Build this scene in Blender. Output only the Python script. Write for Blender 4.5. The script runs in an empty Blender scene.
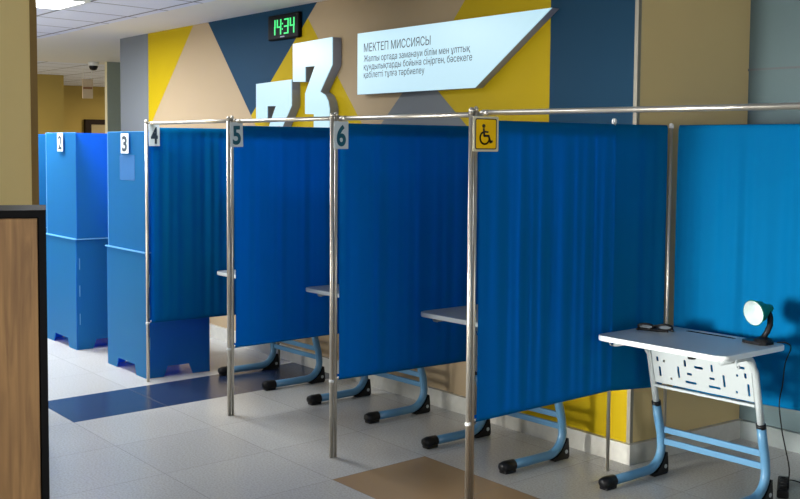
import bpy, bmesh, math, random
from mathutils import Vector, Matrix
rnd = random.Random(7)
sc = bpy.context.scene
C = sc.collection
PI = math.pi

# ------------------------------------------------------------------ camera
cd = bpy.data.cameras.new('camera'); cam = bpy.data.objects.new('camera', cd); C.objects.link(cam)
cd.sensor_fit = 'HORIZONTAL'; cd.sensor_width = 36.0; cd.lens = 49.635
cd.shift_y = -0.03854
cd.clip_start = 0.05; cd.clip_end = 100
# the camera is rolled a touch, so the horizon sinks slightly to the right
rx = Vector((0.599405, 0.800412, 0.007376)); ux = Vector((-0.056238, 0.03292, 0.997875)); fwd = Vector((-0.798468, 0.598545, -0.064746))
M = Matrix(((rx.x, ux.x, -fwd.x, 0), (rx.y, ux.y, -fwd.y, 0), (rx.z, ux.z, -fwd.z, 1.66), (0, 0, 0, 1)))
cam.matrix_world = M
sc.camera = cam

# ------------------------------------------------------------------ light
w = bpy.data.worlds.new('daylight'); sc.world = w; w.use_nodes = True
bg = w.node_tree.nodes['Background']; bg.inputs[0].default_value = (0.94, 0.97, 1.0, 1); bg.inputs[1].default_value = 0.32

def area(name, loc, target, sx, sy, power, col=(1, 1, 1), spread=180):
    l = bpy.data.lights.new(name, 'AREA'); l.shape = 'RECTANGLE'; l.size = sx; l.size_y = sy
    l.energy = power; l.color = col
    o = bpy.data.objects.new(name, l); C.objects.link(o); o.location = loc
    o.rotation_euler = (Vector(target) - Vector(loc)).to_track_quat('-Z', 'Y').to_euler()
    l.spread = math.radians(spread)
    return o
# ceiling panels of the hall (all but one above the frame), cool white
COOL = (0.90, 0.94, 1.0)
for x, y, p in ((-8.24, 0.4, 50), (-6.9, 2.8, 34), (-9.6, 2.8, 130), (-6.4, -0.8, 50), (-10.7, 1.0, 40)):
    area('ceiling_lamp', (x, y, 2.66), (x, y, 0), 0.6, 0.6, p, COOL)
area('corridor_lamp', (-17.4, 8.6, 2.6), (-17.4, 8.6, 0), 0.8, 0.8, 90, (1.0, 0.88, 0.66))
area('corridor_lamp', (-15.2, 4.0, 2.6), (-15.2, 4.0, 0), 0.8, 0.8, 60, (1.0, 0.90, 0.70))
# daylight from the hall side as area lights, plus added fills; no windows are built
area('daylight_fill', (-4.1, -6.0, 1.2), (-2.95, 4.6, 0.75), 2.4, 1.6, 50, (1.0, 0.99, 0.95), 24)  # hall daylight, beam narrowed to brighten the right curtain more than the wall
area('daylight_fill', (-8.6, -6.0, 1.3), (-8.7, 3.3, 1.2), 2.6, 1.6, 80, (1.0, 0.99, 0.95), 80)  # added to brighten the fronts of the plastic booths
area('daylight_fill', (4.5, 0.5, 1.6), (-3.0, 2.6, 1.0), 3.0, 2.0, 140, (1.0, 0.99, 0.95))  # added behind the camera to brighten the cards and screen sides
sc.view_settings.view_transform = 'Standard'; sc.view_settings.look = 'None'
sc.view_settings.exposure = 0.0; sc.view_settings.gamma = 1.0; sc.view_settings.use_curve_mapping = False

# ------------------------------------------------------------------ materials
def lin(c):
    return tuple(((v / 255) / 12.92 if v / 255 <= 0.04045 else ((v / 255 + 0.055) / 1.055) ** 2.4) for v in c) + (1,)

def mat(name, rgb, rough=0.5, metal=0.0, noise=0.06, scale=30, emit=None, estr=0, trans=0, tcol=None, spec=0.5, bump=0.0, stretch=(1, 1, 1), coat=0):
    m = bpy.data.materials.new(name); m.use_nodes = True
    nt = m.node_tree; N = nt.nodes; L = nt.links
    b = N['Principled BSDF']; out = N['Material Output']
    b.inputs['Roughness'].default_value = rough; b.inputs['Metallic'].default_value = metal
    b.inputs['Specular IOR Level'].default_value = spec
    b.inputs['Coat Weight'].default_value = coat
    col = lin(rgb)
    tc = N.new('ShaderNodeTexCoord'); mp = N.new('ShaderNodeMapping'); mp.inputs['Scale'].default_value = stretch
    L.new(tc.outputs['Object'], mp.inputs['Vector'])
    nz = N.new('ShaderNodeTexNoise'); nz.inputs['Scale'].default_value = scale; nz.inputs['Detail'].default_value = 4
    L.new(mp.outputs['Vector'], nz.inputs['Vector'])
    rp = N.new('ShaderNodeMix'); rp.data_type = 'RGBA'
    a = tuple(v * (1 - noise) for v in col[:3]) + (1,); c = tuple(min(1, v * (1 + noise)) for v in col[:3]) + (1,)
    rp.inputs[6].default_value = a; rp.inputs[7].default_value = c
    L.new(nz.outputs['Fac'], rp.inputs[0]); L.new(rp.outputs[2], b.inputs['Base Color'])
    if bump:
        bp = N.new('ShaderNodeBump'); bp.inputs['Strength'].default_value = bump; bp.inputs['Distance'].default_value = 0.002
        L.new(nz.outputs['Fac'], bp.inputs['Height']); L.new(bp.outputs['Normal'], b.inputs['Normal'])
    if emit:
        b.inputs['Emission Color'].default_value = lin(emit); b.inputs['Emission Strength'].default_value = estr
    if trans:
        t = N.new('ShaderNodeBsdfTranslucent'); t.inputs['Color'].default_value = lin(tcol or rgb)
        mx = N.new('ShaderNodeMixShader'); mx.inputs[0].default_value = trans
        L.new(b.outputs[0], mx.inputs[1]); L.new(t.outputs[0], mx.inputs[2]); L.new(mx.outputs[0], out.inputs['Surface'])
    return m

MT = {}
MT['fabric'] = mat('blue_fabric', (0, 98, 146), 0.8, noise=0.05, scale=220, trans=0.2, tcol=(0, 98, 230), spec=0.05, bump=0.15)
MT['plastic'] = mat('blue_corrugated_plastic', (36, 122, 160), 0.42, spec=0.25, noise=0.04, scale=60, trans=0.48, tcol=(0, 138, 255), stretch=(1, 1, 0.05))
MT['plastic_edge'] = mat('blue_plastic_edge', (110, 185, 235), 0.4, trans=0.3)
MT['steel'] = mat('polished_steel', (200, 194, 182), 0.36, 0.95, noise=0.05, scale=12)
MT['white_paper'] = mat('white_card', (214, 224, 226), 0.5, noise=0.03)
MT['numeral'] = mat('teal_print', (14, 92, 112), 0.5)
MT['numeral_dark'] = mat('dark_print', (44, 60, 74), 0.5)
MT['yellow_sign'] = mat('yellow_plastic', (255, 200, 0), 0.5, noise=0.02, spec=0.2)
MT['sign_black'] = mat('black_print', (40, 26, 12), 0.5)
MT['black_edge'] = mat('black_edging', (6, 6, 7), 0.6, spec=0.12)
MT['black'] = mat('black_plastic', (14, 14, 16), 0.45, noise=0.1, spec=0.25)
MT['blue_steel'] = mat('blue_painted_steel', (82, 128, 160), 0.32, noise=0.05, scale=18)
MT['grey_steel'] = mat('pale_grey_painted_steel', (166, 173, 173), 0.4, noise=0.03)
MT['laminate'] = mat('grey_laminate', (176, 184, 188), 0.38, noise=0.03, scale=90)
MT['edge'] = mat('white_edge_band', (216, 222, 220), 0.4, noise=0.02)
MT['taupe'] = mat('taupe_paint', (164, 144, 114), 0.7, noise=0.02, scale=5, spec=0.12)
MT['yellow'] = mat('yellow_paint', (174, 148, 8), 0.65, noise=0.02, scale=5, spec=0.12)
MT['navy'] = mat('navy_paint', (18, 56, 80), 0.6, noise=0.03, scale=5, spec=0.12)
MT['greypaint'] = mat('blue_grey_paint', (108, 112, 114), 0.65, noise=0.02, scale=5, spec=0.12)
MT['tan'] = mat('tan_paint', (212, 188, 134), 0.7, noise=0.02, scale=5, spec=0.12)
MT['pillar'] = mat('sand_paint', (238, 212, 146), 0.7, noise=0.02, scale=5, spec=0.12)
MT['corner'] = mat('grey_metal_corner', (150, 144, 130), 0.4, 0.5)
MT['sage'] = mat('grey_green_paint', (102, 120, 122), 0.7, noise=0.02, scale=5, spec=0.12)
MT['corridor'] = mat('ochre_paint', (186, 160, 88), 0.7, noise=0.03, scale=3, spec=0.12)
MT['cream'] = mat('cream_paint', (222, 214, 182), 0.6)
MT['darkgreen'] = mat('dark_green_grey_paint', (140, 150, 136), 0.7)
MT['brown_trim'] = mat('brown_wood_trim', (140, 112, 64), 0.6, spec=0.2)
MT['door_frame'] = mat('dark_brown_wood', (40, 26, 14), 0.6, spec=0.15)
MT['clear_wall'] = mat('pale_door_panel', (168, 148, 100), 0.5)
MT['smooth_ceiling'] = mat('smooth_ceiling_paint', (226, 222, 212), 0.8, noise=0.02, scale=3)  # warm tint stands in for light bounced off the yellow corridor walls
MT['stone'] = mat('pale_stone_tile', (190, 188, 178), 0.35, noise=0.16, scale=24)
MT['shaded_stone'] = mat('shaded_stone_tile', (136, 144, 142), 0.4, noise=0.1, scale=24)  # stone greyed to put in the shade below the right curtain
MT['lightbox'] = mat('white_acrylic', (110, 118, 122), 0.3, emit=(188, 232, 248), estr=0.8)
MT['silver'] = mat('silver_return', (150, 154, 170), 0.45, metal=0.2)
MT['sign_text'] = mat('dark_lettering', (30, 48, 68), 0.5)
MT['clock_body'] = mat('black_clock_plastic', (5, 6, 9), 0.5, spec=0.15)
MT['led'] = mat('green_led', (20, 120, 60), 0.4, emit=(70, 235, 130), estr=1.1)
MT['led_panel'] = mat('lamp_diffuser', (255, 255, 255), 0.5, emit=(240, 246, 255), estr=22.0)
MT['white_metal'] = mat('white_painted_metal', (225, 226, 224), 0.4)
MT['lamp_green'] = mat('dark_green_enamel', (14, 108, 78), 0.35)
MT['lamp_white'] = mat('white_enamel', (198, 212, 210), 0.4)
MT['bulb'] = mat('lit_bulb', (250, 255, 250), 0.4, emit=(214, 246, 244), estr=0.12)
MT['lens'] = mat('grey_lens', (120, 128, 134), 0.12)
MT['pink'] = mat('pale_pink_acrylic', (212, 190, 160), 0.5)
MT['red_print'] = mat('dull_red_print', (150, 104, 66), 0.5)
MT['silhouette'] = mat('silhouette_blue', (22, 92, 150), 0.6)  # dulled blue of an inner sheet seen through the plastic

def wood():
    m = bpy.data.materials.new('walnut_wood'); m.use_nodes = True
    nt = m.node_tree; N = nt.nodes; L = nt.links; b = N['Principled BSDF']; b.inputs['Roughness'].default_value = 0.5
    tc = N.new('ShaderNodeTexCoord'); mp = N.new('ShaderNodeMapping'); mp.inputs['Scale'].default_value = (9, 9, 0.55)
    L.new(tc.outputs['Object'], mp.inputs['Vector'])
    nz = N.new('ShaderNodeTexNoise'); nz.inputs['Scale'].default_value = 3.2; nz.inputs['Detail'].default_value = 8; nz.inputs['Distortion'].default_value = 0.9
    L.new(mp.outputs['Vector'], nz.inputs['Vector'])
    cr = N.new('ShaderNodeValToRGB'); e = cr.color_ramp.elements
    e[0].position = 0.32; e[0].color = lin((106, 76, 42)); e[1].position = 0.68; e[1].color = lin((146, 110, 66))
    L.new(nz.outputs['Fac'], cr.inputs[0]); L.new(cr.outputs[0], b.inputs['Base Color'])
    return m
MT['wood'] = wood()

def mth(N, L, op, a, b=None):
    n = N.new('ShaderNodeMath'); n.operation = op
    for i, v in enumerate((a, b)):
        if v is None: continue
        if isinstance(v, (int, float)): n.inputs[i].default_value = v
        else: L.new(v, n.inputs[i])
    return n.outputs[0]

def floor_mat():
    m = bpy.data.materials.new('polished_floor_tiles'); m.use_nodes = True
    nt = m.node_tree; N = nt.nodes; L = nt.links; b = N['Principled BSDF']
    g = N.new('ShaderNodeTexCoord'); sp = N.new('ShaderNodeSeparateXYZ'); L.new(g.outputs['Object'], sp.inputs[0])
    f = lambda op, a, c=None: mth(N, L, op, a, c)
    X, Y = sp.outputs[0], sp.outputs[1]
    yy = f('SUBTRACT', Y, 2.35)
    u = f('DIVIDE', f('ADD', f('ADD', X, f('MULTIPLY', yy, 0.095)), 7.01), 0.635)
    v = f('DIVIDE', yy, 0.635)
    def edge(t):
        fr = f('FRACT', t); d = f('MINIMUM', fr, f('SUBTRACT', 1.0, fr)); return f('LESS_THAN', d, 0.0038)
    grout = f('MAXIMUM', edge(u), edge(v))
    rng = lambda t, a, c: f('MULTIPLY', f('GREATER_THAN', t, a), f('LESS_THAN', t, c))
    navy = f('MULTIPLY', rng(u, 0, 1), f('GREATER_THAN', v, 0))
    tan = f('MULTIPLY', rng(u, 4, 6), rng(v, 1.0, 2.0))
    vor = N.new('ShaderNodeTexNoise'); vor.inputs['Scale'].default_value = 95; vor.inputs['Detail'].default_value = 3
    L.new(g.outputs['Object'], vor.inputs['Vector'])
    cr = N.new('ShaderNodeValToRGB'); e = cr.color_ramp.elements
    e[0].position = 0.36; e[0].color = lin((174, 172, 166)); e[1].position = 0.6; e[1].color = lin((192, 190, 184))
    L.new(vor.outputs['Fac'], cr.inputs[0])
    # each tile a little lighter or darker
    cmb = N.new('ShaderNodeCombineXYZ'); L.new(f('FLOOR', u), cmb.inputs[0]); L.new(f('FLOOR', v), cmb.inputs[1])
    wn = N.new('ShaderNodeTexWhiteNoise'); L.new(cmb.outputs[0], wn.inputs['Vector'])
    hs = N.new('ShaderNodeHueSaturation'); L.new(cr.outputs[0], hs.inputs['Color'])
    L.new(f('ADD', f('MULTIPLY', wn.outputs['Value'], 0.1), 0.95), hs.inputs['Value'])
    def mix(fac, a, rgb):
        x = N.new('ShaderNodeMix'); x.data_type = 'RGBA'; L.new(fac, x.inputs[0]); L.new(a, x.inputs[6]); x.inputs[7].default_value = lin(rgb); return x.outputs[2]
    c = mix(navy, hs.outputs['Color'], (42, 56, 84)); c = mix(tan, c, (156, 128, 94))
    gm = N.new('ShaderNodeMix'); gm.data_type = 'RGBA'; L.new(f('MULTIPLY', grout, 0.5), gm.inputs[0]); L.new(c, gm.inputs[6]); gm.inputs[7].default_value = lin((128, 126, 122))
    L.new(gm.outputs[2], b.inputs['Base Color'])
    b.inputs['Roughness'].default_value = 0.24; b.inputs['Specular IOR Level'].default_value = 0.5
    return m

def ceil_mat():
    m = bpy.data.materials.new('mineral_ceiling_tiles'); m.use_nodes = True
    nt = m.node_tree; N = nt.nodes; L = nt.links; b = N['Principled BSDF']; b.inputs['Roughness'].default_value = 0.8
    g = N.new('ShaderNodeTexCoord'); sp = N.new('ShaderNodeSeparateXYZ'); L.new(g.outputs['Object'], sp.inputs[0])
    f = lambda op, a, c=None: mth(N, L, op, a, c)
    u = f('DIVIDE', f('ADD', sp.outputs[0], f('MULTIPLY', f('SUBTRACT', sp.outputs[1], 3.1), 0.2)), 0.6); u = f('ADD', u, 8.0 / 0.6)
    v = f('DIVIDE', f('SUBTRACT', sp.outputs[1], 3.11), 0.6)
    def edge(t):
        fr = f('FRACT', t); d = f('MINIMUM', fr, f('SUBTRACT', 1.0, fr)); return f('LESS_THAN', d, 0.02)
    grid = f('MAXIMUM', edge(u), edge(v))
    nz = N.new('ShaderNodeTexNoise'); nz.inputs['Scale'].default_value = 160; L.new(g.outputs['Object'], nz.inputs['Vector'])
    cr = N.new('ShaderNodeValToRGB'); e = cr.color_ramp.elements
    e[0].position = 0.35; e[0].color = lin((214, 218, 234)); e[1].position = 0.6; e[1].color = lin((226, 230, 244))
    L.new(nz.outputs['Fac'], cr.inputs[0])
    x = N.new('ShaderNodeMix'); x.data_type = 'RGBA'; L.new(grid, x.inputs[0]); L.new(cr.outputs[0], x.inputs[6]); x.inputs[7].default_value = lin((118, 118, 122))
    L.new(x.outputs[2], b.inputs['Base Color'])
    return m

# ------------------------------------------------------------------ mesh helpers
def obj(name, bm, m, parent=None, smooth=False, loc=None, rotz=0):
    me = bpy.data.meshes.new(name)
    if isinstance(bm, bpy.types.Mesh): me = bm; me.name = name
    else:
        bmesh.ops.recalc_face_normals(bm.bm, faces=bm.bm.faces[:])
        bm.bm.to_mesh(me); bm.bm.free()
    for x in (m if isinstance(m, (list, tuple)) else [m]): me.materials.append(x)
    if smooth:
        for p in me.polygons: p.use_smooth = True
    o = bpy.data.objects.new(name, me); C.objects.link(o)
    if parent: o.parent = parent
    if loc: o.location = loc
    o.rotation_euler.z = rotz
    return o

class BM:
    """a bmesh that shapes are added to"""
    def __init__(s): s.bm = bmesh.new()
    def box(s, c, d, mx=None, bev=0, mi=0):
        r = bmesh.ops.create_cube(s.bm, size=1.0)
        vs = r['verts']
        T = Matrix.Translation(Vector(c)) @ Matrix.Diagonal((d[0], d[1], d[2], 1))
        if mx is not None: T = mx @ T
        bmesh.ops.transform(s.bm, matrix=T, verts=vs)
        fs = {f for v in vs for f in v.link_faces}
        for f in fs: f.material_index = mi
        if bev:
            es = list({e for v in vs for e in v.link_edges})
            bmesh.ops.bevel(s.bm, geom=es, offset=bev, segments=2, profile=0.5, affect='EDGES')
        return s
    def tube(s, pts, r, n=12, ab=(1, 1), caps=True, up=(0.13, 0.31, 1)):
        P = [Vector(p) for p in pts]; rings = []
        t0 = (P[1] - P[0]).normalized(); ref = Vector(up)
        if abs(t0.dot(ref.normalized())) > 0.95: ref = Vector((1, 0, 0))
        nrm = (ref - t0 * ref.dot(t0)).normalized()
        for i, p in enumerate(P):
            if i == 0: t = t0
            elif i == len(P) - 1: t = (P[i] - P[i - 1]).normalized()
            else: t = ((P[i] - P[i - 1]).normalized() + (P[i + 1] - P[i]).normalized()).normalized()
            nrm = (nrm - t * nrm.dot(t)).normalized(); bn = t.cross(nrm)
            rr = r[i] if isinstance(r, (list, tuple)) else r
            rings.append([s.bm.verts.new(p + nrm * rr * ab[0] * math.cos(2 * PI * k / n) + bn * rr * ab[1] * math.sin(2 * PI * k / n)) for k in range(n)])
        for a, b in zip(rings, rings[1:]):
            for k in range(n): s.bm.faces.new((a[k], a[(k + 1) % n], b[(k + 1) % n], b[k]))
        if caps:
            s.bm.faces.new(rings[0][::-1]); s.bm.faces.new(rings[-1])
        return s
    def lathe(s, prof, mx=None, n=32, closed=False):
        """prof: (r, z) pairs around local z"""
        rings = []
        for r, z in prof:
            if r < 1e-6: rings.append([s.bm.verts.new((0, 0, z))])
            else: rings.append([s.bm.verts.new((r * math.cos(2 * PI * k / n), r * math.sin(2 * PI * k / n), z)) for k in range(n)])
        for a, b in zip(rings, rings[1:]):
            for k in range(n):
                k2 = (k + 1) % n
                if len(a) == 1 and len(b) == 1: continue
                if len(a) == 1: s.bm.faces.new((a[0], b[k2], b[k]))
                elif len(b) == 1: s.bm.faces.new((a[k], a[k2], b[0]))
                else: s.bm.faces.new((a[k], a[k2], b[k2], b[k]))
        if mx is not None: bmesh.ops.transform(s.bm, matrix=mx, verts=[v for rg in rings for v in rg])
        return s
    def prism(s, poly, axis, a, b):
        """extrude a 2D outline; axis 'x': poly in (y,z); 'y': (x,z); 'z': (x,y)"""
        def P(q, t):
            return {'x': (t, q[0], q[1]), 'y': (q[0], t, q[1]), 'z': (q[0], q[1], t)}[axis]
        A = [s.bm.verts.new(P(q, a)) for q in poly]; B = [s.bm.verts.new(P(q, b)) for q in poly]
        n = len(poly)
        s.bm.faces.new(A); s.bm.faces.new(B[::-1])
        for i in range(n): s.bm.faces.new((A[i], B[i], B[(i + 1) % n], A[(i + 1) % n]))
        return s

def _eval_mesh(cu, mx):
    o = bpy.data.objects.new('tmp', cu); C.objects.link(o)
    dg = bpy.context.evaluated_depsgraph_get(); dg.update()
    me = bpy.data.meshes.new_from_object(o.evaluated_get(dg))
    bpy.data.objects.remove(o); bpy.data.curves.remove(cu)
    me.materials.clear(); me.transform(mx)
    return me

def plate(polys, thick, mx, bevel=0.0):
    """flat plate from an outline with holes; its front is local z=0..thick"""
    cu = bpy.data.curves.new('tmp', 'CURVE'); cu.dimensions = '2D'; cu.fill_mode = 'BOTH'
    cu.extrude = thick / 2 - bevel; cu.bevel_depth = bevel; cu.bevel_resolution = 2; cu.offset = -bevel
    for p in polys:
        sp = cu.splines.new('POLY'); sp.points.add(len(p) - 1); sp.use_cyclic_u = True
        for q, v in zip(sp.points, p): q.co = (v[0], v[1], 0, 1)
    return _eval_mesh(cu, mx @ Matrix.Translation((0, 0, thick / 2)))

def text_mesh(body, mx, w=None, h=None, thick=0.002, space=1.0, bold=0.0):
    """lettering scaled to a width and/or to a capital height, left end and baseline at the origin"""
    cu = bpy.data.curves.new('tmp', 'FONT'); cu.body = body; cu.size = 40.0; cu.extrude = 0.5; cu.space_character = space; cu.offset = bold * 40; cu.resolution_u = 6
    me = _eval_mesh(cu, Matrix.Identity(4))
    xs = [v.co.x for v in me.vertices]; x0, x1 = min(xs), max(xs)
    cap = 0.727 * 40
    sy = h / cap if h else w / (x1 - x0); sx = w / (x1 - x0) if w else sy
    me.transform(mx @ Matrix.Diagonal((sx, sy, thick, 1)) @ Matrix.Translation((-x0, 0, 0.5)))
    return me

def lettering_mesh(body, mx, w, h):
    """flat vinyl letters: outlines of the text, filled by the non-zero rule slab by slab"""
    cu = bpy.data.curves.new('tmp', 'FONT'); cu.body = body; cu.size = 1.0
    o = bpy.data.objects.new('tmp', cu); C.objects.link(o)
    dg = bpy.context.evaluated_depsgraph_get(); dg.update()
    cv = o.to_curve(dg); loops = []
    for sp in cv.splines:
        bp = sp.bezier_points; lp = []
        for i in range(len(bp)):
            p, q = bp[i], bp[(i + 1) % len(bp)]
            a, b_, c, d = (Vector(v[:2]) for v in (p.co, p.handle_right, q.handle_left, q.co))
            straight = abs((b_ - a).cross(d - a)) + abs((c - a).cross(d - a)) < 1e-5
            for k in range(1 if straight else 5):
                t = k / 5; u = 1 - t
                lp.append(a * u ** 3 + b_ * 3 * u * u * t + c * 3 * u * t * t + d * t ** 3)
        loops.append(lp)
    o.to_curve_clear(); bpy.data.objects.remove(o); bpy.data.curves.remove(cu)
    X0 = min(v.x for l in loops for v in l); X1 = max(v.x for l in loops for v in l)
    sy = h / 0.727; sx = w / (X1 - X0)
    loops.sort(key=lambda l: min(v.x for v in l)); groups = []
    for l in loops:
        a, b_ = min(v.x for v in l), max(v.x for v in l)
        if groups and a < groups[-1][0]: groups[-1][0] = max(groups[-1][0], b_); groups[-1][1].append(l)
        else: groups.append([b_, [l]])
    bm = bmesh.new()
    for _, ls in groups:
        E = [(l[i], l[(i + 1) % len(l)]) for l in ls for i in range(len(l))]
        E = [e for e in E if abs(e[0].y - e[1].y) > 1e-7]
        ys = {round(v.y, 6) for e in E for v in e}
        for i in range(len(E)):
            (a, b_) = E[i]
            for j in range(i + 1, len(E)):
                c, d = E[j]; r, q = b_ - a, d - c; den = r.cross(q)
                if abs(den) < 1e-9: continue
                t = (c - a).cross(q) / den; u = (c - a).cross(r) / den
                if 0 < t < 1 and 0 < u < 1: ys.add(round(a.y + r.y * t, 6))
        ys = sorted(ys)
        for y0, y1 in zip(ys, ys[1:]):
            if y1 - y0 < 1e-5: continue
            ym = (y0 + y1) / 2; hit = []
            for a, b_ in E:
                if min(a.y, b_.y) < ym < max(a.y, b_.y):
                    f = lambda y: a.x + (b_.x - a.x) * (y - a.y) / (b_.y - a.y)
                    hit.append((f(ym), f(y0), f(y1), 1 if b_.y > a.y else -1))
            hit.sort(); wn = 0; st = None
            for x, xa, xb, s_ in hit:
                if wn == 0: st = (xa, xb)
                wn += s_
                if wn == 0:
                    V = [bm.verts.new(((q[0] - X0) * sx, q[1] * sy, 0)) for q in ((st[0], y0), (xa, y0), (xb, y1), (st[1], y1))]
                    bm.faces.new(V)
    bmesh.ops.transform(bm, matrix=mx, verts=bm.verts)
    me = bpy.data.meshes.new('lettering'); bm.to_mesh(me); bm.free()
    return me

def frame(o, x, y, z):
    x, y, z = Vector(x).normalized(), Vector(y).normalized(), Vector(z).normalized()
    return Matrix(((x.x, y.x, z.x, o[0]), (x.y, y.y, z.y, o[1]), (x.z, y.z, z.z, o[2]), (0, 0, 0, 1)))
def face_front(o): return frame(o, (1, 0, 0), (0, 0, 1), (0, -1, 0))      # faces -Y (the hall)
def face_side(o): return frame(o, (0, 1, 0), (0, 0, 1), (1, 0, 0))        # faces +X

def rrect(x0, y0, x1, y1, r, n=6):
    out = []
    for cx, cy, a in ((x1 - r, y0 + r, -PI / 2), (x1 - r, y1 - r, 0), (x0 + r, y1 - r, PI / 2), (x0 + r, y0 + r, PI)):
        out += [(cx + r * math.cos(a + PI / 2 * k / n), cy + r * math.sin(a + PI / 2 * k / n)) for k in range(n + 1)]
    return out

def tag(o, label=None, cat=None, group=None, kind=None):
    if label: o['label'] = label
    if cat: o['category'] = cat
    if group: o['group'] = group
    if kind: o['kind'] = kind
    return o
def thing(name, label, cat, loc=(0, 0, 0), rotz=0, group=None):
    o = bpy.data.objects.new(name, None); C.objects.link(o); o.empty_display_size = 0.1
    o.location = loc; o.rotation_euler.z = rotz
    return tag(o, label, cat, group)
def struct(name, bm, m, smooth=False):
    return tag(obj(name, bm, m, None, smooth), kind='structure')
def dup(root, loc, rotz, label):
    r = root.copy(); C.objects.link(r); r.location = loc; r.rotation_euler = (0, 0, rotz); r['label'] = label
    for ch in list(root.children):
        c = ch.copy(); C.objects.link(c); c.parent = r
        for g in list(ch.children):
            d = g.copy(); C.objects.link(d); d.parent = c
    return r
def one(*boxes):
    b = BM()
    for c, d in boxes: b.box(c, d)
    return b
def span(x0, x1, y0, y1, z0, z1): return ((x0 + x1) / 2, (y0 + y1) / 2, (z0 + z1) / 2), (x1 - x0, y1 - y0, z1 - z0)

# ------------------------------------------------------------------ the hall
H = 2.72; YW = 4.42; XC = -3.86
struct('floor', one(span(-21, 1.5, -5, 11, -0.1, 0)), floor_mat())
b = BM()
for x0, x1, y0, y1, mi in ((-11.1, 1.5, -5, 3.8, 0), (-11.1, 1.5, 3.8, 11, 1), (-14.1, -11.1, -5, 11, 1), (-21, -14.1, -5, 11, 0)):
    c, d = span(x0, x1, y0, y1, H, H + 0.1); b.box(c, d, mi=mi)
struct('ceiling', b, [ceil_mat(), MT['smooth_ceiling']])

# back wall: one slab whose front is painted in geometric fields
b = BM(); c, d = span(-10.585, XC, YW, YW + 0.2, 0, H); b.box(c, d)
LINES = {  # two points (x, z) on the wall for each painted edge
    'grey': ((-9.915, 0), (-9.915, 2)), 'a': ((-8.969, 2.707), (-9.807, 1.911)), 'b': ((-8.657, 2.703), (-7.924, 1.907)),
    'c': ((-6.964, 2.694), (-7.924, 1.907)), 'd': ((-7.046, 2.599), (-6.384, 1.861)), 'e': ((-5.247, 2.565), (-5.70, 2.10)),
    'f': ((-6.04, 1.883), (-5.70, 2.17)), 'g': ((-5.70, 2.17), (-5.312, 1.868)), 'navy': ((-4.50, 0), (-4.50, 2)), 'low': ((-9, 1.2), (-3, 1.2)), 'tanlow': ((-4.70, 0), (-4.70, 1)),
    'mid': ((-9, 1.70), (-3, 1.70))}
for k, (p, q) in LINES.items():
    n = Vector((q[1] - p[1], 0, -(q[0] - p[0]))).normalized()
    bmesh.ops.bisect_plane(b.bm, geom=b.bm.verts[:] + b.bm.edges[:] + b.bm.faces[:], dist=1e-5, plane_co=(p[0], YW, p[1]), plane_no=n)
def side(k, x, z):
    """> 0 when the point lies to the right of the line (upright lines), else above"""
    p, q = LINES[k]
    if p[1] > q[1]: p, q = q, p
    return (x - p[0]) * (q[1] - p[1]) - (z - p[1]) * (q[0] - p[0])
NAMES = ['taupe', 'yellow', 'navy', 'greypaint', 'tan', 'cream']
def field(x, z):
    if z < 1.2: return 'yellow' if x > -4.70 else ('taupe' if x > -9.915 else 'greypaint')
    if x > -4.50: return 'navy'
    if x < -9.915: return 'greypaint'
    if side('a', x, z) < 0 : return 'yellow'
    if side('b', x, z) < 0: return 'taupe'
    if side('c', x, z) < 0: return 'navy' if z > 1.8 else 'taupe'
    if side('d', x, z) < 0: return 'yellow'
    if z > 2.17: return 'taupe' if side('e', x, z) < 0 else 'yellow'
    if side('f', x, z) > 0 and side('g', x, z) < 0: return 'greypaint'
    return 'taupe' if side('f', x, z) < 0 else 'yellow'
for f in b.bm.faces:
    m_ = f.calc_center_median()
    if f.normal.y < -0.9: f.material_index = NAMES.index(field(m_.x, m_.z))
    elif f.normal.x > 0.9: f.material_index = 4
    else: f.material_index = 3
struct('wall_back', b, [MT[k] for k in NAMES])
struct('wall_return', one(span(-4.06, XC, YW + 0.2, 5.36, 0, H)), MT['tan'])
struct('wall_right', one(span(-4.06, 1.5, 5.36, 5.56, 0, H)), MT['sage'])
struct('trim_1', one(span(XC - 0.02, XC + 0.004, YW - 0.004, YW, 0.106, H), span(XC, XC + 0.004, YW, YW + 0.02, 0.106, H)), MT['corner'])
struct('trim_2', one(span(XC, 1.5, 5.352, 5.36, 2.105, 2.117)), MT['greypaint'])
struct('baseboard_back', one(span(-10.585, XC + 0.03, YW - 0.03, YW, 0, 0.106)), MT['stone'])
struct('baseboard_return', one(span(XC, XC + 0.03, YW, 5.36, 0, 0.106)), MT['stone'])
struct('baseboard_right', one(span(XC + 0.03, 1.5, 5.33, 5.36, 0, 0.106)), MT['shaded_stone'])
# corridor at the far left
struct('wall_corridor_end', one(span(-19.7, -19.5, 3, 11, 0, H)), MT['corridor'])
struct('wall_corridor_left', one(span(-17.1, -16.7, 2.0, 6.06, 0, H)), MT['corridor'])
b = one(span(-13.68, -13.6, 5.50, 9.0, 0, H)); b.bm.faces.ensure_lookup_table(); b.bm.normal_update()
for f in b.bm.faces:
    if f.normal.y < -0.9: f.material_index = 1
struct('wall_corridor_right', b, [MT['darkgreen'], MT['cream']])
d1 = struct('door_1', one(span(-19.46, -19.44, 7.55, 8.35, 0, 2.03)), MT['clear_wall'])
fr = obj('door_frame', one(span(-19.5, -19.42, 7.44, 7.55, 0, 2.12), span(-19.5, -19.42, 8.35, 8.46, 0, 2.12), span(-19.5, -19.42, 7.55, 8.35, 2.03, 2.12)), MT['door_frame'], d1)
# near pillar
struct('wall_pillar', one(span(-6.86, -6.26, 1.35, 2.11, 0, H)), MT['pillar'])
struct('trim_3', one(span(-6.31, -6.252, 2.11, 2.118, 0, H), span(-6.26, -6.252, 2.08, 2.11, 0, H)), MT['brown_trim'])

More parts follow.
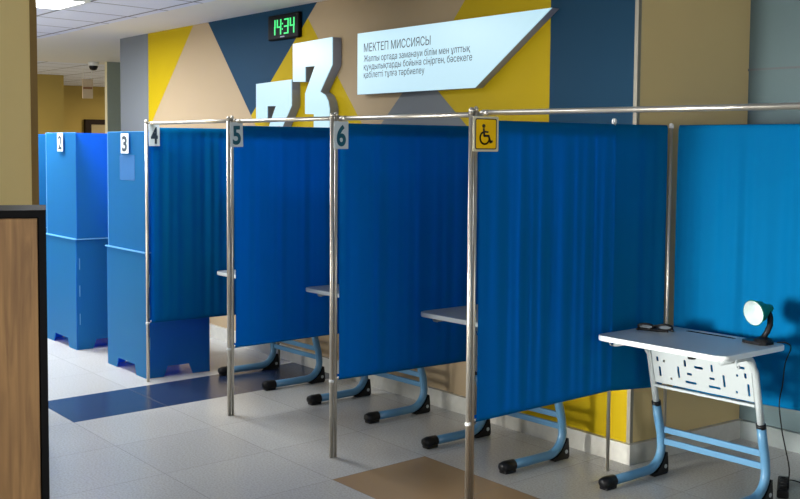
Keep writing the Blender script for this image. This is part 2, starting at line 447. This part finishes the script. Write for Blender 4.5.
# ------------------------------------------------------------------ ceiling fittings
t = thing('ceiling_light', 'bright square light panel in the tiled ceiling at upper left', 'ceiling light', (-8.19, 2.77, H - 0.012), 0)
obj('diffuser', BM().box((0, 0, 0), (0.55, 0.55, 0.008)), MT['led_panel'], t)
b = BM()
for sx, sy, dx, dy in ((0, 0.285, 0.6, 0.03), (0, -0.285, 0.6, 0.03), (0.285, 0, 0.03, 0.54), (-0.285, 0, 0.03, 0.54)): b.box((sx, sy, 0.001), (dx, dy, 0.018))
obj('frame', b, MT['white_metal'], t)
t = thing('dome_camera', 'small white dome security camera with dark lens on the corridor ceiling', 'security camera', (-13.75, 5.38, H), 0)
obj('housing', BM().lathe([(0, 0), (0.07, 0), (0.07, -0.04), (0.06, -0.05), (0, -0.05)]), MT['white_metal'], t, True)
obj('dome', BM().lathe([(0.055, -0.05), (0.053, -0.075), (0.04, -0.098), (0.02, -0.108), (0, -0.11)]), MT['black'], t, True)
t = thing('hanging_sign', 'pale pinkish sign hanging from the corridor ceiling before the ochre end wall', 'sign', (-15.0, 5.78, 2.30), 0)
obj('sign_board', BM().box((0, 0, 0.14), (0.02, 0.15, 0.27), bev=0.004), MT['pink'], t)
obj('printed_band', BM().box((0.011, 0, 0.15), (0.004, 0.13, 0.03)), MT['red_print'], t)
for s in (-0.06, 0.06): obj('hanger', BM().tube([(0, s, 0.27), (0, s, 0.42)], 0.005, 8), MT['white_metal'], t)

# ------------------------------------------------------------------ wall signs
GLYPH = [(-7.143, 2.424), (-6.61, 2.436), (-6.609, 2.241), (-6.768, 2.056), (-6.70, 2.030), (-6.662, 1.985), (-6.645, 1.93), (-6.645, 1.72), (-6.665, 1.655), (-6.72, 1.615), (-6.80, 1.60),
         (-7.0, 1.60), (-7.08, 1.615), (-7.13, 1.66), (-7.142, 1.72), (-7.142, 1.80), (-6.97, 1.80), (-6.97, 1.755), (-6.955, 1.742), (-6.86, 1.742), (-6.849, 1.755), (-6.849, 1.896),
         (-6.969, 1.899), (-6.969, 2.049), (-6.836, 2.244), (-6.97, 2.245), (-6.97, 2.136), (-7.142, 2.143)]
def glyph(dx, dz, label):
    t = thing('illuminated_numeral', label, 'illuminated sign', (-6.9 + dx, YW, 1.6 + dz), 0, 'glowing white numerals on the back wall')
    P = [(x + 6.9, z - 1.6) for x, z in GLYPH]
    obj('side_return', plate([P], 0.072, face_front((0, 0, 0))), MT['silver'], t)
    obj('face', plate([P], 0.008, face_front((0, -0.072, 0))), MT['lightbox'], t)
    return t
glyph(0, 0, 'glowing white numeral 3 mounted higher, right of the other, below the clock')
glyph(-0.556, -0.275, 'glowing white numeral 3 mounted lower, half hidden behind the screen rail')
t = thing('light_box_sign', 'glowing white slanted light box with a dark school mission text on the back wall', 'illuminated sign', (-6.315, YW, 2.02), 0)
S = [(0, 0), (1.24, 0), (1.882, 0.415), (0, 0.418)]
obj('side_return', plate([S], 0.055, face_front((0, 0, 0))), MT['silver'], t)
obj('face', plate([S], 0.008, face_front((0, -0.055, 0))), MT['lightbox'], t)
for body, z, x1, h, bold in (('МЕКТЕП МИССИЯСЫ', 2.307, -5.485, 0.062, 0.005), ('Жалпы ортада заманауи білім мен ұлттық', 2.240, -5.100, 0.047, 0.0),
                       ('құндылықтарды бойына сіңірген, бәсекеге', 2.185, -5.080, 0.047, 0.0), ('қабілетті тұлға тәрбиелеу', 2.130, -5.545, 0.047, 0.0)):
    obj('lettering', lettering_mesh(body, face_front((0.079, -0.0642, z - 2.02)), x1 + 6.217, h * 0.92), MT['sign_text'], t)
t = thing('digital_clock', 'black digital wall clock showing 14:34 in green', 'clock', (-7.362, YW, 2.478), 0)
obj('case', BM().box((0, -0.02, 0.0965), (0.45, 0.04, 0.193), bev=0.012), MT['clock_body'], t)
SEG = {'1': 'bc', '4': 'fgbc', '3': 'abgcd'}
def digit(ch, x, bm):
    w_, h_ = 0.052, 0.105; z0 = 0.043; th = 0.013; sl = 0.006
    q = {'a': ((0, 1), (1, 1)), 'g': ((0, .5), (1, .5)), 'd': ((0, 0), (1, 0)), 'f': ((0, .5), (0, 1)), 'b': ((1, .5), (1, 1)), 'c': ((1, 0), (1, .5)), 'e': ((0, 0), (0, .5))}
    for s in SEG[ch]:
        (ax, az), (bx_, bz) = q[s]
        p = Vector((x + ax * w_ + az * sl, -0.041, z0 + az * h_)); r = Vector((x + bx_ * w_ + bz * sl, -0.041, z0 + bz * h_))
        bm.box((p + r) / 2, (abs(r.x - p.x) + th, 0.003, abs(r.z - p.z) + th * 0.8))
for ch, x in zip('1434', (-0.165, -0.078, 0.03, 0.115)):
    bm_ = BM(); digit(ch, x, bm_); obj('digit', bm_, MT['led'], t)
for x, z in ((0.0, 0.078), (0.003, 0.118)): obj('colon_dot', BM().box((x, -0.041, z), (0.012, 0.003, 0.012)), MT['led'], t)
obj('maker_plate', BM().box((0.0, -0.041, 0.02), (0.06, 0.002, 0.009)), MT['silver'], t)

# ------------------------------------------------------------------ privacy screens
ZT, ZB = 1.775, 0.425
def curtain(path, sgn, seed):
    """pleated cloth along a plan polyline, sleeved over the top and the bottom rail"""
    rr = random.Random(seed)
    P = [Vector((p[0], p[1])) for p in path]
    seg = [(P[i + 1] - P[i]).length for i in range(len(P) - 1)]; Ltot = sum(seg)
    n = int(Ltot * 150)
    ph = [rr.uniform(0, 6.28) for _ in range(6)]
    fr = [rr.uniform(11, 14), rr.uniform(17, 22), rr.uniform(28, 36), rr.uniform(5, 7)]
    def at(s):
        for i, l in enumerate(seg):
            if s <= l + 1e-6 or i == len(seg) - 1:
                d = (P[i + 1] - P[i]).normalized(); return P[i] + d * s, Vector((d.y, -d.x)) * sgn
            s -= l
    rows = [(-0.012, ZT - 0.05, 0.1), (-0.013, ZT - 0.012, 0.1), (-0.008, ZT + 0.004, 0.1), (0.0, ZT + 0.009, 0.05), (0.008, ZT + 0.004, 0.1), (0.0135, ZT - 0.012, 0.15), (0.0135, ZT - 0.03, 0.35), (0.0125, ZT - 0.045, 0.5)]
    k = 18
    for i in range(1, k): rows.append((0.0135, ZT - 0.045 - (ZT - 0.045 - ZB - 0.03) * i / k, 0.55 + 0.45 * math.sin(PI * min(1, i / k * 1.1))))
    rows += [(0.0125, ZB + 0.03, 0.45), (0.0135, ZB + 0.012, 0.2), (0.008, ZB - 0.005, 0.1), (0, ZB - 0.01, 0.05), (-0.009, ZB - 0.004, 0.1), (-0.012, ZB + 0.02, 0.1)]
    b = BM(); grid = []
    for off, z, amp in rows:
        line = []
        for j in range(n + 1):
            s = Ltot * j / n; p, nv = at(s)
            drift = 0.35 * math.sin(z * 2.1 + ph[4] + s * 3)
            a = 0.5 * math.sin(s * fr[0] * 2 * PI / 1.0 * 0.55 + ph[0] + drift) + 0.35 * math.sin(s * fr[1] * 2 * PI * 0.6 + ph[1] - drift) + 0.2 * math.sin(s * fr[2] * PI + ph[2]) + 0.3 * math.sin(s * fr[3] * PI + ph[3] + 0.6 * drift)
            o = off + amp * 0.0105 * a * (1 if off >= 0 else 0.4)
            line.append(b.bm.verts.new((p.x + nv.x * o, p.y + nv.y * o, z)))
        grid.append(line)
    for r1, r2 in zip(grid, grid[1:]):
        for j in range(n): b.bm.faces.new((r1[j], r1[j + 1], r2[j + 1], r2[j]))
    return b

def post(x, y, z1=1.825, r=0.0115):
    b = BM().tube([(x, y, 0.0), (x, y, z1)], r, 14); return b
def cap(x, y, z1=1.825, r=0.0135):
    return BM().lathe([(0, z1 - 0.012), (r, z1 - 0.012), (r, z1 + 0.004), (r * 0.6, z1 + 0.012), (0, z1 + 0.014)], Matrix.Translation((x, y, 0)), 14)
def collar(x, y, z): return BM().lathe([(0.011, z - 0.008), (0.0145, z - 0.006), (0.0145, z + 0.006), (0.011, z + 0.008)], Matrix.Translation((x, y, 0)), 14)
def screen(label, loc, path, seed, sgn=1, front=True, gap=0.03, group='blue cloth screens between the voting places', zback=1.80, pull=0.0, last=True, pair=True):
    """path: plan points relative to loc, posts at every point"""
    t = thing('privacy_screen', label, 'screen', loc, 0, group)
    P = [Vector((p[0], p[1], 0)) for p in path]
    for i, p in enumerate(P):
        if i == 0 and front:
            q = obj('front_post', post(p.x, p.y), MT['steel'], t, True)
            obj('cap', cap(p.x, p.y), MT['steel'], q, True); obj('collar', collar(p.x, p.y, ZB - 0.01), MT['white_metal'], q, True)
            if not pair: continue
            q = obj('front_post', post(p.x + 0.004, p.y + 0.0225, 1.83, 0.009), MT['steel'], t, True)
            obj('cap', cap(p.x + 0.004, p.y + 0.0225, 1.83, 0.0105), MT['steel'], q, True)
        elif last or i < len(P) - 1:
            q = obj('back_post', post(p.x, p.y, zback, 0.009), MT['steel'], t, True)
            obj('cap', cap(p.x, p.y, zback, 0.013), MT['white_metal'], q, True)
    d0 = (P[1] - P[0]).normalized(); start = P[0] + d0 * gap
    Q = [start] + P[1:]
    obj('top_rail', BM().tube([(q.x, q.y, ZT - 0.005) for q in Q], 0.0085, 10), MT['steel'], t, True)
    obj('bottom_rail', BM().tube([(q.x, q.y, ZB) for q in Q], 0.0075, 10), MT['steel'], t, True)
    if pull: Q[-1] = Q[-1] - (P[-1] - P[-2]).normalized() * pull
    obj('curtain', curtain([(q.x, q.y) for q in Q], sgn, seed), MT['fabric'], t, True)
    return t
screen('blue cloth screen whose front post carries the number 4 card', (-7.195, 3.19, 0), [(0, 0), (0.0, 1.06)], 3, gap=0.022, pair=False)
screen('blue cloth screen whose front post carries the number 5 card', (-5.997, 3.19, 0), [(0, 0), (-0.10, 1.06)], 11, gap=0.04)
screen('blue cloth screen whose front post carries the number 6 card', (-4.86, 3.195, 0), [(0, 0), (-0.005, 1.02)], 23, gap=0.04)
screen('blue cloth screen whose front post carries the yellow wheelchair sign', (-3.739, 3.195, 0), [(0, 0), (-0.10, 1.035), (-0.012, 1.34)], 31, gap=0.04, pull=0.005, last=False)
screen('blue cloth screen standing across the back behind the desk with the lamp', (-3.738, 4.55, 0), [(0, 0), (0.75, 0.11), (1.45, 0.19)], 47, sgn=1, front=False, gap=0.052, zback=1.78)
# rods across the fronts of the places, from post to post
def rod(x0, y0, x1, y1, z, label, dz=0.0):
    t = thing('crossbar', label, 'metal rod', (x0, y0, z), 0, 'metal rods over the open fronts')
    v = Vector((x1 - x0, y1 - y0, dz)); e = v.normalized()
    obj('tube', BM().tube([(0, 0, 0), tuple(v)], 0.0115, 14), MT['steel'], t, True)
    for s in (0.03, v.length - 0.03):
        p = e * s; obj('end_sleeve', BM().tube([tuple(p - e * 0.022), tuple(p + e * 0.022)], 0.0135, 14), MT['steel'], t, True)
rod(-7.195, 3.215, -5.985, 3.243, 1.812, 'metal rod spanning from the number 4 post to the number 5 post')
rod(-5.985, 3.243, -4.85, 3.243, 1.81, 'metal rod spanning from the number 5 post to the number 6 post')
rod(-4.85, 3.243, -3.745, 3.243, 1.808, 'metal rod spanning from the number 6 post to the wheelchair sign post')
rod(-3.728, 3.243, -1.9, 3.215, 1.8145, 'metal rod running right from the wheelchair sign post, over the desk', -0.012)

# ------------------------------------------------------------------ number cards and the wheelchair sign
def card(digit_, mx, w_, h_, label, m, tilt=0.0):
    t = obj('number_card', plate([rrect(0, 0, w_, h_, 0.003, 2)], 0.003, Matrix.Rotation(0, 4, 'Z')), MT['white_paper'])
    t.matrix_world = mx @ Matrix.Rotation(tilt, 4, 'Z')
    tag(t, label, 'number card', 'number cards of the voting places')
    me = text_mesh(digit_, Matrix.Translation((w_ * 0.18, h_ * 0.13, 0.003)), w_ * 0.64, h_ * 0.74, 0.0012, bold=0.03)
    obj('numeral', me, m, t)
card('2', face_front((-9.0, 3.208, 1.605)), 0.125, 0.15, 'white card with number 2 on the front of the farther plastic booth', MT['numeral_dark'])
card('3', face_front((-7.68, 3.208, 1.60)), 0.135, 0.145, 'white card with number 3 on the front of the nearer plastic booth', MT['numeral_dark'])
card('4', face_side((-7.172, 3.197, 1.655)), 0.08, 0.152, 'white card with number 4 at the top of the screen beside the plastic booth', MT['numeral_dark'])
card('5', face_side((-5.967, 3.188, 1.652)), 0.085, 0.15, 'white card with teal number 5 at the top of a cloth screen', MT['numeral'], 0.03)
card('6', face_side((-4.832, 3.186, 1.648)), 0.09, 0.145, 'white card with teal number 6 at the top of a cloth screen', MT['numeral'])
t = obj('wheelchair_sign', plate([rrect(0, 0, 0.142, 0.15, 0.006, 3)], 0.003, Matrix.Identity(4)), MT['cream'])
t.matrix_world = face_side((-3.712, 3.180, 1.643)) @ Matrix.Diagonal((1.05, 1.04, 1, 1)); tag(t, 'yellow wheelchair access sign with pale border on top of a cloth screen', 'sign')
obj('yellow_field', plate([rrect(0.012, 0.010, 0.130, 0.140, 0.008, 4)], 0.001, Matrix.Translation((0, 0, 0.003))), MT['yellow_sign'], t)
obj('border_line', plate([rrect(0.011, 0.009, 0.131, 0.141, 0.009, 4), rrect(0.0155, 0.0135, 0.1265, 0.1365, 0.006, 4)], 0.0014, Matrix.Translation((0, 0, 0.003))), MT['sign_black'], t)
b = BM(); z_ = 0.0045; sx_ = 1.0
cx, cy = 0.071, 0.075
def stroke(pts, r): b.tube([(cx + x, cy + y, z_) for x, y in pts], r, 8, ab=(1, 1))
b.lathe([(0, 0.0045), (0.0085, 0.0045), (0.0085, 0.0058), (0, 0.0058)], Matrix.Translation((cx - 0.014, cy + 0.034, 0)), 20)
arc = [(-0.008 + 0.026 * math.cos(a), -0.017 + 0.026 * math.sin(a)) for a in [math.radians(112 + 10 * k) for k in range(24)]]
flat = BM()
def ribbon(pts, wd):
    for (x0, y0), (x1, y1) in zip(pts, pts[1:]):
        d = Vector((x1 - x0, y1 - y0)); L_ = d.length; d.normalize(); n = Vector((-d.y, d.x)) * wd / 2; e = d * wd * 0.25
        q = [Vector((cx + x0, cy + y0)) - e + n, Vector((cx + x0, cy + y0)) - e - n, Vector((cx + x1, cy + y1)) + e - n, Vector((cx + x1, cy + y1)) + e + n]
        b.prism([(v.x, v.y) for v in q], 'z', 0.0042, 0.0058)
ribbon([(-0.014, 0.022), (-0.011, -0.008), (0.014, -0.008), (0.024, -0.035), (0.034, -0.031)], 0.0095)
ribbon([(-0.012, 0.010), (0.010, 0.008)], 0.0075)
ribbon(arc, 0.0075)
obj('wheelchair_symbol', b, MT['sign_black'], t)

# ------------------------------------------------------------------ blue plastic booths
def booth(loc, rotz, label):
    """front faces the hall; W wide, D deep; upper three sided hood on a box base"""
    W, D, zs, zt, th = 0.70, 0.50, 0.895, 1.755, 0.008
    t = thing('voting_booth', label, 'voting booth', loc, rotz, 'blue plastic voting booths')
    def arch(w_): return [(0, 0), (0.14 * w_ / 0.7 + 0.03, 0), (0.14 * w_ / 0.7 + 0.06, 0.075), (w_ - 0.14 * w_ / 0.7 - 0.06, 0.075), (w_ - 0.14 * w_ / 0.7 - 0.03, 0), (w_, 0), (w_, zs), (0, zs)]
    obj('base_front', plate([arch(W)], th, face_front((0, th, 0))), MT['plastic'], t)
    obj('base_back', plate([arch(W)], th, face_front((0, D, 0))), MT['plastic'], t)
    obj('base_side', plate([arch(D - 2 * th - 0.002)], th, face_side((W - th, th + 0.001, 0))), MT['plastic'], t)
    obj('base_side', plate([arch(D - 2 * th - 0.002)], th, face_side((0, th + 0.001, 0))), MT['plastic'], t)
    obj('shelf', BM().box((W / 2, D / 2, zs + 0.005), (W + 0.03, D + 0.02, 0.009)), MT['plastic_edge'], t)
    z0 = zs + 0.01
    obj('hood_front', BM().box((W / 2 + 0.01, 0.012, (z0 + zt) / 2), (W - 0.012, th, zt - z0)), MT['plastic'], t)
    for x in (0.016, W - 0.004):
        prof = [(0.017, z0), (D - 0.02, z0), (D - 0.02, zt - 0.022), (D - 0.1, zt - 0.010), (D - 0.22, zt - 0.002), (0.017, zt)]
        obj('hood_side', BM().prism(prof, 'x', x - th / 2, x + th / 2), MT['plastic'], t)
    obj('hood_edge', BM().box((W / 2 + 0.01, 0.012, zt + 0.002), (W - 0.012, th, 0.004)).box((0.02, 0.006, (z0 + zt) / 2), (0.006, 0.004, zt - z0)), MT['plastic_edge'], t)
    for z in (0.25, 0.48, 0.70): obj('locking_tab', BM().box((W + 0.001, 0.03, z), (0.003, 0.006, 0.09)), MT['plastic_edge'], t)
    return t
b3 = booth((-7.985, 3.215, 0), 0, 'blue plastic voting booth with number 3, standing just left of the cloth screens')
dup(b3, (-9.335, 3.215, 0), 0, 'blue plastic voting booth with number 2, behind the number 3 booth')
dup(b3, (-10.70, 3.23, 0), 0, 'blue plastic voting booth mostly hidden behind the wooden cabinet and pillar at left')
t = obj('notice_silhouette', plate([rrect(0, 0, 0.27, 0.185, 0.004, 2)], 0.002, face_front((-7.74, 3.2225, 1.405))), MT['silhouette']); tag(t, 'blue-grey silhouette of a sheet inside the plastic booth under the number 3 card', 'notice')  # laid on the front, coloured as the inner sheet's silhouette

# ------------------------------------------------------------------ school desks
def leg_y(z): return 0.13 - 0.231 * (z - 0.365)
def make_desk(loc, rotz, label):
    t = thing('school_desk', label, 'desk', loc, rotz, 'school desks in the voting places')
    hw = 0.366; y0, y1 = -0.285, 0.235
    slot = rrect(-0.16, 0.165, 0.115, 0.19, 0.008, 3)
    me = plate([rrect(-hw, y0, hw, y1, 0.055, 8), slot], 0.026, Matrix.Translation((0, 0, 0.731)), bevel=0.005)
    o = obj('desktop', me, [MT['laminate'], MT['edge'], MT['black']], t)
    for p in me.polygons: p.material_index = 0 if p.normal.z > 0.9 else (2 if abs(p.center.x) < 0.17 and 0.16 < p.center.y < 0.195 else 1)
    obj('pen_groove', BM().box((-0.0225, 0.1775, 0.734), (0.29, 0.036, 0.006)), MT['black'], t)
    for s in (-1, 1):
        x = 0.30 * s
        path = [(x, -0.235, 0.034), (x, -0.05, 0.034), (x, 0.07, 0.036)]
        for k in range(1, 8):
            a = k / 8 * math.radians(100)
            path.append((x, 0.066 + 0.112 * math.sin(a), 0.036 + 0.112 * (1 - math.cos(a))))
        path += [(x, 0.170, 0.215), (x, leg_y(0.30), 0.30), (x, leg_y(0.368), 0.368)]
        lg = obj('leg', BM().tube(path, 0.0245, 14, ab=(0.86, 1.0), up=(1, 0, 0)), MT['blue_steel'], t, True)
        obj('foot_cap', BM().tube([(x, -0.285, 0.030), (x, -0.278, 0.032), (x, -0.255, 0.034), (x, -0.195, 0.035)], [0.018, 0.027, 0.031, 0.029], 14, up=(1, 0, 0)).box((x, -0.235, 0.009), (0.050, 0.078, 0.018), bev=0.006), MT['black'], lg, True)
        obj('heel_bracket', BM().prism([(0.075, 0.012), (0.10, 0.0), (0.205, 0.0), (0.214, 0.012), (0.212, 0.06), (0.206, 0.11), (0.194, 0.11), (0.184, 0.085), (0.155, 0.045), (0.12, 0.02)], 'x', x - 0.02, x + 0.02), MT['black'], lg)
        obj('heel_bolt', BM().lathe([(0, -0.0215), (0.011, -0.0215), (0.011, 0.0215), (0, 0.0215)], Matrix.Translation((x, 0.19, 0.04)) @ Matrix.Rotation(PI / 2, 4, 'Y'), 12), MT['grey_steel'], lg)
        d = Vector((0, -0.231, 1)).normalized(); p = Vector((x, leg_y(0.375), 0.375))
        obj('collar', BM().tube([tuple(p - d * 0.012), tuple(p + d * 0.010)], 0.0235, 14), MT['black'], lg, True)
        up = [(x, leg_y(0.36), 0.36), (x, leg_y(0.50), 0.50), (x, leg_y(0.635), 0.635)]
        yb, zb = leg_y(0.635), 0.635
        for k in range(1, 7):
            a = k / 6 * PI / 2; up.append((x, yb - 0.015 - 0.075 * (1 - math.cos(a)), zb + 0.079 * math.sin(a)))
        up += [(x, -0.20, 0.7145)]
        obj('leg_tube', BM().tube(up, 0.0165, 14, up=(1, 0, 0)), MT['grey_steel'], t, True)
    # perforated modesty panel
    hp = 0.215
    def RC(cx_, cy_, w_, h_): return rrect(cx_ - w_ / 2, cy_ - h_ / 2, cx_ + w_ / 2, cy_ + h_ / 2, min(w_, h_) * 0.3, 2)
    polys = [[(-0.283, 0), (0.283, 0), (0.283, hp), (-0.283, hp)]]
    for x, y, kk, l in ((106, 55, 'v', .024), (147, 70, 'd', 0), (114, 130, 'v', .046), (180, 177, 'd', 0), (229, 138, 'v', .056), (274, 85, 'v', .032), (352, 113, 'h', .046), (294, 151, 'h', .027),
                       (297, 203, 'h', .058), (430, 117, 'v', .034), (425, 180, 'h', .027), (493, 195, 'v', .056), (435, 233, 'h', .06), (571, 160, 'd', 0), (616, 162, 'v', .024), (600, 113, 'h', .03), (626, 250, 'v', .056), (559, 262, 'd', 0)):
        u = (x - 75) / 575.0; v = (195 + (x - 85) * 0.226 - y) / (1125 + 110 * u)
        w_, h_ = {'v': (0.0125, l * 1.1), 'h': (l * 1.1, 0.0125), 'd': (0.012, 0.012)}[kk]
        polys.append(RC(-0.283 + 0.566 * u, v, w_, h_))
    n = Vector((0, -0.231, 1)).normalized()
    obj('modesty_panel', plate(polys, 0.003, frame((0, leg_y(0.49) - 0.004, 0.49), (1, 0, 0), n, (0, -n.z, n.y))), MT['grey_steel'], t)
    obj('panel_lip', BM().box((0, leg_y(0.475) - 0.006, 0.472), (0.572, 0.022, 0.013), bev=0.002), MT['grey_steel'], t)
    for z in (0.232, 0.172): obj('crossbar', BM().box((0, 0.178, z), (0.575, 0.016, 0.032), bev=0.004), MT['blue_steel'], t)
    obj('knob', BM().lathe([(0, 0), (0.018, 0.002), (0.02, 0.012), (0.014, 0.02), (0, 0.022)], Matrix.Translation((0.16, -0.225, 0.709)), 16), MT['black'], t, True)
    for s in (-1, 1):
        x = 0.335 * s
        obj('bag_hook', BM().tube([(x, -0.14, 0.73), (x, -0.14, 0.70), (x + 0.012 * s, -0.15, 0.69), (x + 0.028 * s, -0.16, 0.692), (x + 0.032 * s, -0.165, 0.704)], 0.0045, 8), MT['grey_steel'], t, True)
    return t
d0 = make_desk((-3.335, 4.25, 0), math.radians(2.5), 'grey topped school desk carrying a small desk lamp and glasses at right')
dup(d0, (-4.42, 4.0, 0), math.radians(3.0), 'school desk half hidden behind the screen with the wheelchair sign')
dup(d0, (-5.66, 4.03, 0), math.radians(3.0), 'school desk half hidden behind the number 6 screen')
dup(d0, (-6.79, 3.98, 0), math.radians(2.0), 'school desk half hidden behind the number 5 screen')

# ------------------------------------------------------------------ on and around the right desk
TZ = 0.757
t = thing('desk_lamp', 'small desk lamp with green and white shade on the right desk', 'lamp', (-3.075, 4.41, TZ), 0)
obj('base', BM().prism([(-0.075, -0.03), (-0.055, -0.045), (0.035, -0.05), (0.055, -0.03), (0.055, 0.03), (0.04, 0.05), (-0.055, 0.045), (-0.075, 0.03)], 'z', 0, 0.014).lathe([(0.045, 0.014), (0.04, 0.024), (0.018, 0.034), (0, 0.036)], Matrix.Translation((0.02, 0, 0)), 20), MT['black'], t)
nk = [(0.02, 0, 0.03), (0.032, 0.012, 0.06), (0.036, 0.025, 0.09), (0.030, 0.035, 0.12), (0.018, 0.035, 0.148)]
obj('gooseneck', BM().tube(nk, 0.0135, 12), MT['black'], t, True)
ax = Vector((-0.12, -0.97, -0.14)).normalized(); O = Vector((0.005, 0.028, 0.158))
zq = ax.to_track_quat('Z', 'Y').to_matrix().to_4x4(); mx = Matrix.Translation(O) @ zq @ Matrix.Diagonal((1.12, 1.12, 1.05, 1))
sh = obj('shade', BM().lathe([(0, -0.035), (0.016, -0.034), (0.02, -0.015), (0.026, 0.0), (0.042, 0.03), (0.053, 0.07), (0.0545, 0.074), (0.052, 0.0745)], mx, 32), MT['lamp_green'], t, True)
obj('reflector', BM().lathe([(0.052, 0.0745), (0.050, 0.070), (0.040, 0.032), (0.024, 0.004), (0, -0.004)], mx, 32), MT['lamp_white'], sh, True)
obj('bulb', BM().lathe([(0.008, 0.0), (0.010, 0.012), (0.017, 0.028), (0.017, 0.042), (0.010, 0.052), (0, 0.055)], mx, 20), MT['bulb'], t, True)
def smooth_path(P, k=5):
    P = [Vector(p) for p in P]; out = []
    for i in range(len(P) - 1):
        a, b_, c, d = P[max(0, i - 1)], P[i], P[i + 1], P[min(len(P) - 1, i + 2)]
        for j in range(k):
            s = j / k; out.append(0.5 * ((2 * b_) + (c - a) * s + (2 * a - 5 * b_ + 4 * c - d) * s * s + (3 * b_ - a - 3 * c + d) * s ** 3))
    return out + [P[-1]]
cb = [(0.064, 0.055, 0.006), (0.10, 0.075, 0.006), (0.105, 0.105, -0.02), (0.07, 0.115, -0.10), (0.06, 0.115, -0.20), (0.045, 0.115, -0.30), (0.06, 0.12, -0.42), (0.065, 0.13, -0.47), (0.085, 0.15, -0.60), (0.07, 0.17, -0.68), (0.05, 0.20, -0.72)]
t = obj('lamp_cord', BM().tube(smooth_path(cb), 0.0032, 8), MT['black'], None, True, (-3.09, 4.42, TZ))  # the lamp's own cord, kept as a separate object
tag(t, 'thin black cord hanging from the desk lamp down to the power strip', 'cord')
t = thing('power_strip', 'black power strip on the floor beside the right desk', 'power strip', (-3.10, 4.67, 0), math.radians(33))
obj('body', BM().box((0, 0, 0.02), (0.055, 0.26, 0.04), bev=0.008), MT['black'], t)
b = BM()
for k in range(4):
    b.lathe([(0, 0.0405), (0.019, 0.0405), (0.019, 0.044), (0.015, 0.0445), (0.013, 0.0415), (0, 0.0415)], Matrix.Translation((0, -0.09 + 0.055 * k, 0)), 18)
obj('socket', b, MT['black'], t)
obj('lead', BM().tube(smooth_path([(0.02, 0.12, 0.02), (0.05, 0.16, 0.012), (0.16, 0.10, 0.005), (0.40, -0.02, 0.005), (0.7, -0.2, 0.005)]), 0.0035, 8), MT['black'], t, True)
# folded eyeglasses
t = thing('eyeglasses', 'black framed eyeglasses lying on the right desk', 'glasses', (-3.572, 4.262, TZ), math.radians(38))
t.scale = (1.2, 1.2, 1.2)
def lens_rim(cx_):
    P = [(cx_ + 0.030 * math.cos(a) * (1.0), 0.0, 0.024 + 0.021 * math.sin(a)) for a in [2 * PI * k / 28 for k in range(29)]]
    return P
tilt = Matrix.Rotation(math.radians(54), 4, 'X')
b = BM()
for c_ in (-0.038, 0.038): b.tube([tilt @ Vector(p) + Vector((0, 0, 0.010)) for p in lens_rim(c_)], 0.0048, 8, caps=False)
b.tube([tilt @ Vector(p) + Vector((0, 0, 0.010)) for p in ((-0.010, 0, 0.03), (0, 0, 0.034), (0.010, 0, 0.03))], 0.0042, 8)
obj('rim', b, MT['black'], t, True)
for c_ in (-0.038, 0.038):
    obj('lens', BM().lathe([(0, -0.001), (0.027, -0.001), (0.027, 0.001), (0, 0.001)], Matrix.Translation((0, 0, 0.010)) @ tilt @ Matrix.Translation((c_, 0, 0.024)) @ Matrix.Rotation(PI / 2, 4, 'X') @ Matrix.Diagonal((1, 0.72, 1, 1)), 24), MT['lens'], t)
for s in (-1, 1):
    obj('temple', BM().tube(smooth_path([(0.068 * s, -0.03, 0.012), (0.066 * s, -0.012 + 0.006 * s, 0.012), (0.0, 0.012 + 0.012 * s, 0.010 + 0.004 * s), (-0.052 * s, 0.012 + 0.016 * s, 0.007 + 0.003 * s)]), 0.0055, 8), MT['black'], t, True)

# ------------------------------------------------------------------ wooden cabinet at the left edge
ang = math.radians(71.0)
t = thing('wooden_cabinet', 'tall walnut wood cabinet with black edges in front of the pillar at far left', 'cabinet', (-4.2567, 1.4676, 0), ang)
W_, D_, HC = 0.86, 0.40, 1.405
b = BM()
for (c, d) in (span(-0.028, 0, 0, D_, 0, HC - 0.028), span(-W_, -W_ + 0.028, 0, D_, 0, HC - 0.028), span(-W_, 0, 0, D_, HC - 0.028, HC), span(-W_ + 0.028, -0.028, 0.02, D_, 0.04, 0.07), span(-W_ + 0.028, -0.028, D_ - 0.02, D_, 0.07, HC - 0.028)):
    b.box(c, d)
obj('carcass', b, MT['black_edge'], t)
obj('door', BM().box(((-W_ + 0.031 - 0.44) / 2, 0.012, (0.07 + HC - 0.03) / 2), (0.388, 0.02, HC - 0.105), bev=0.002), MT['wood'], t)
obj('door', BM().box(((-0.436 - 0.031) / 2, 0.012, (0.07 + HC - 0.03) / 2), (0.402, 0.02, HC - 0.105), bev=0.002), MT['wood'], t)
obj('plinth', BM().box((-W_ / 2, 0.03, 0.02), (W_ - 0.06, 0.02, 0.04)), MT['black'], t)
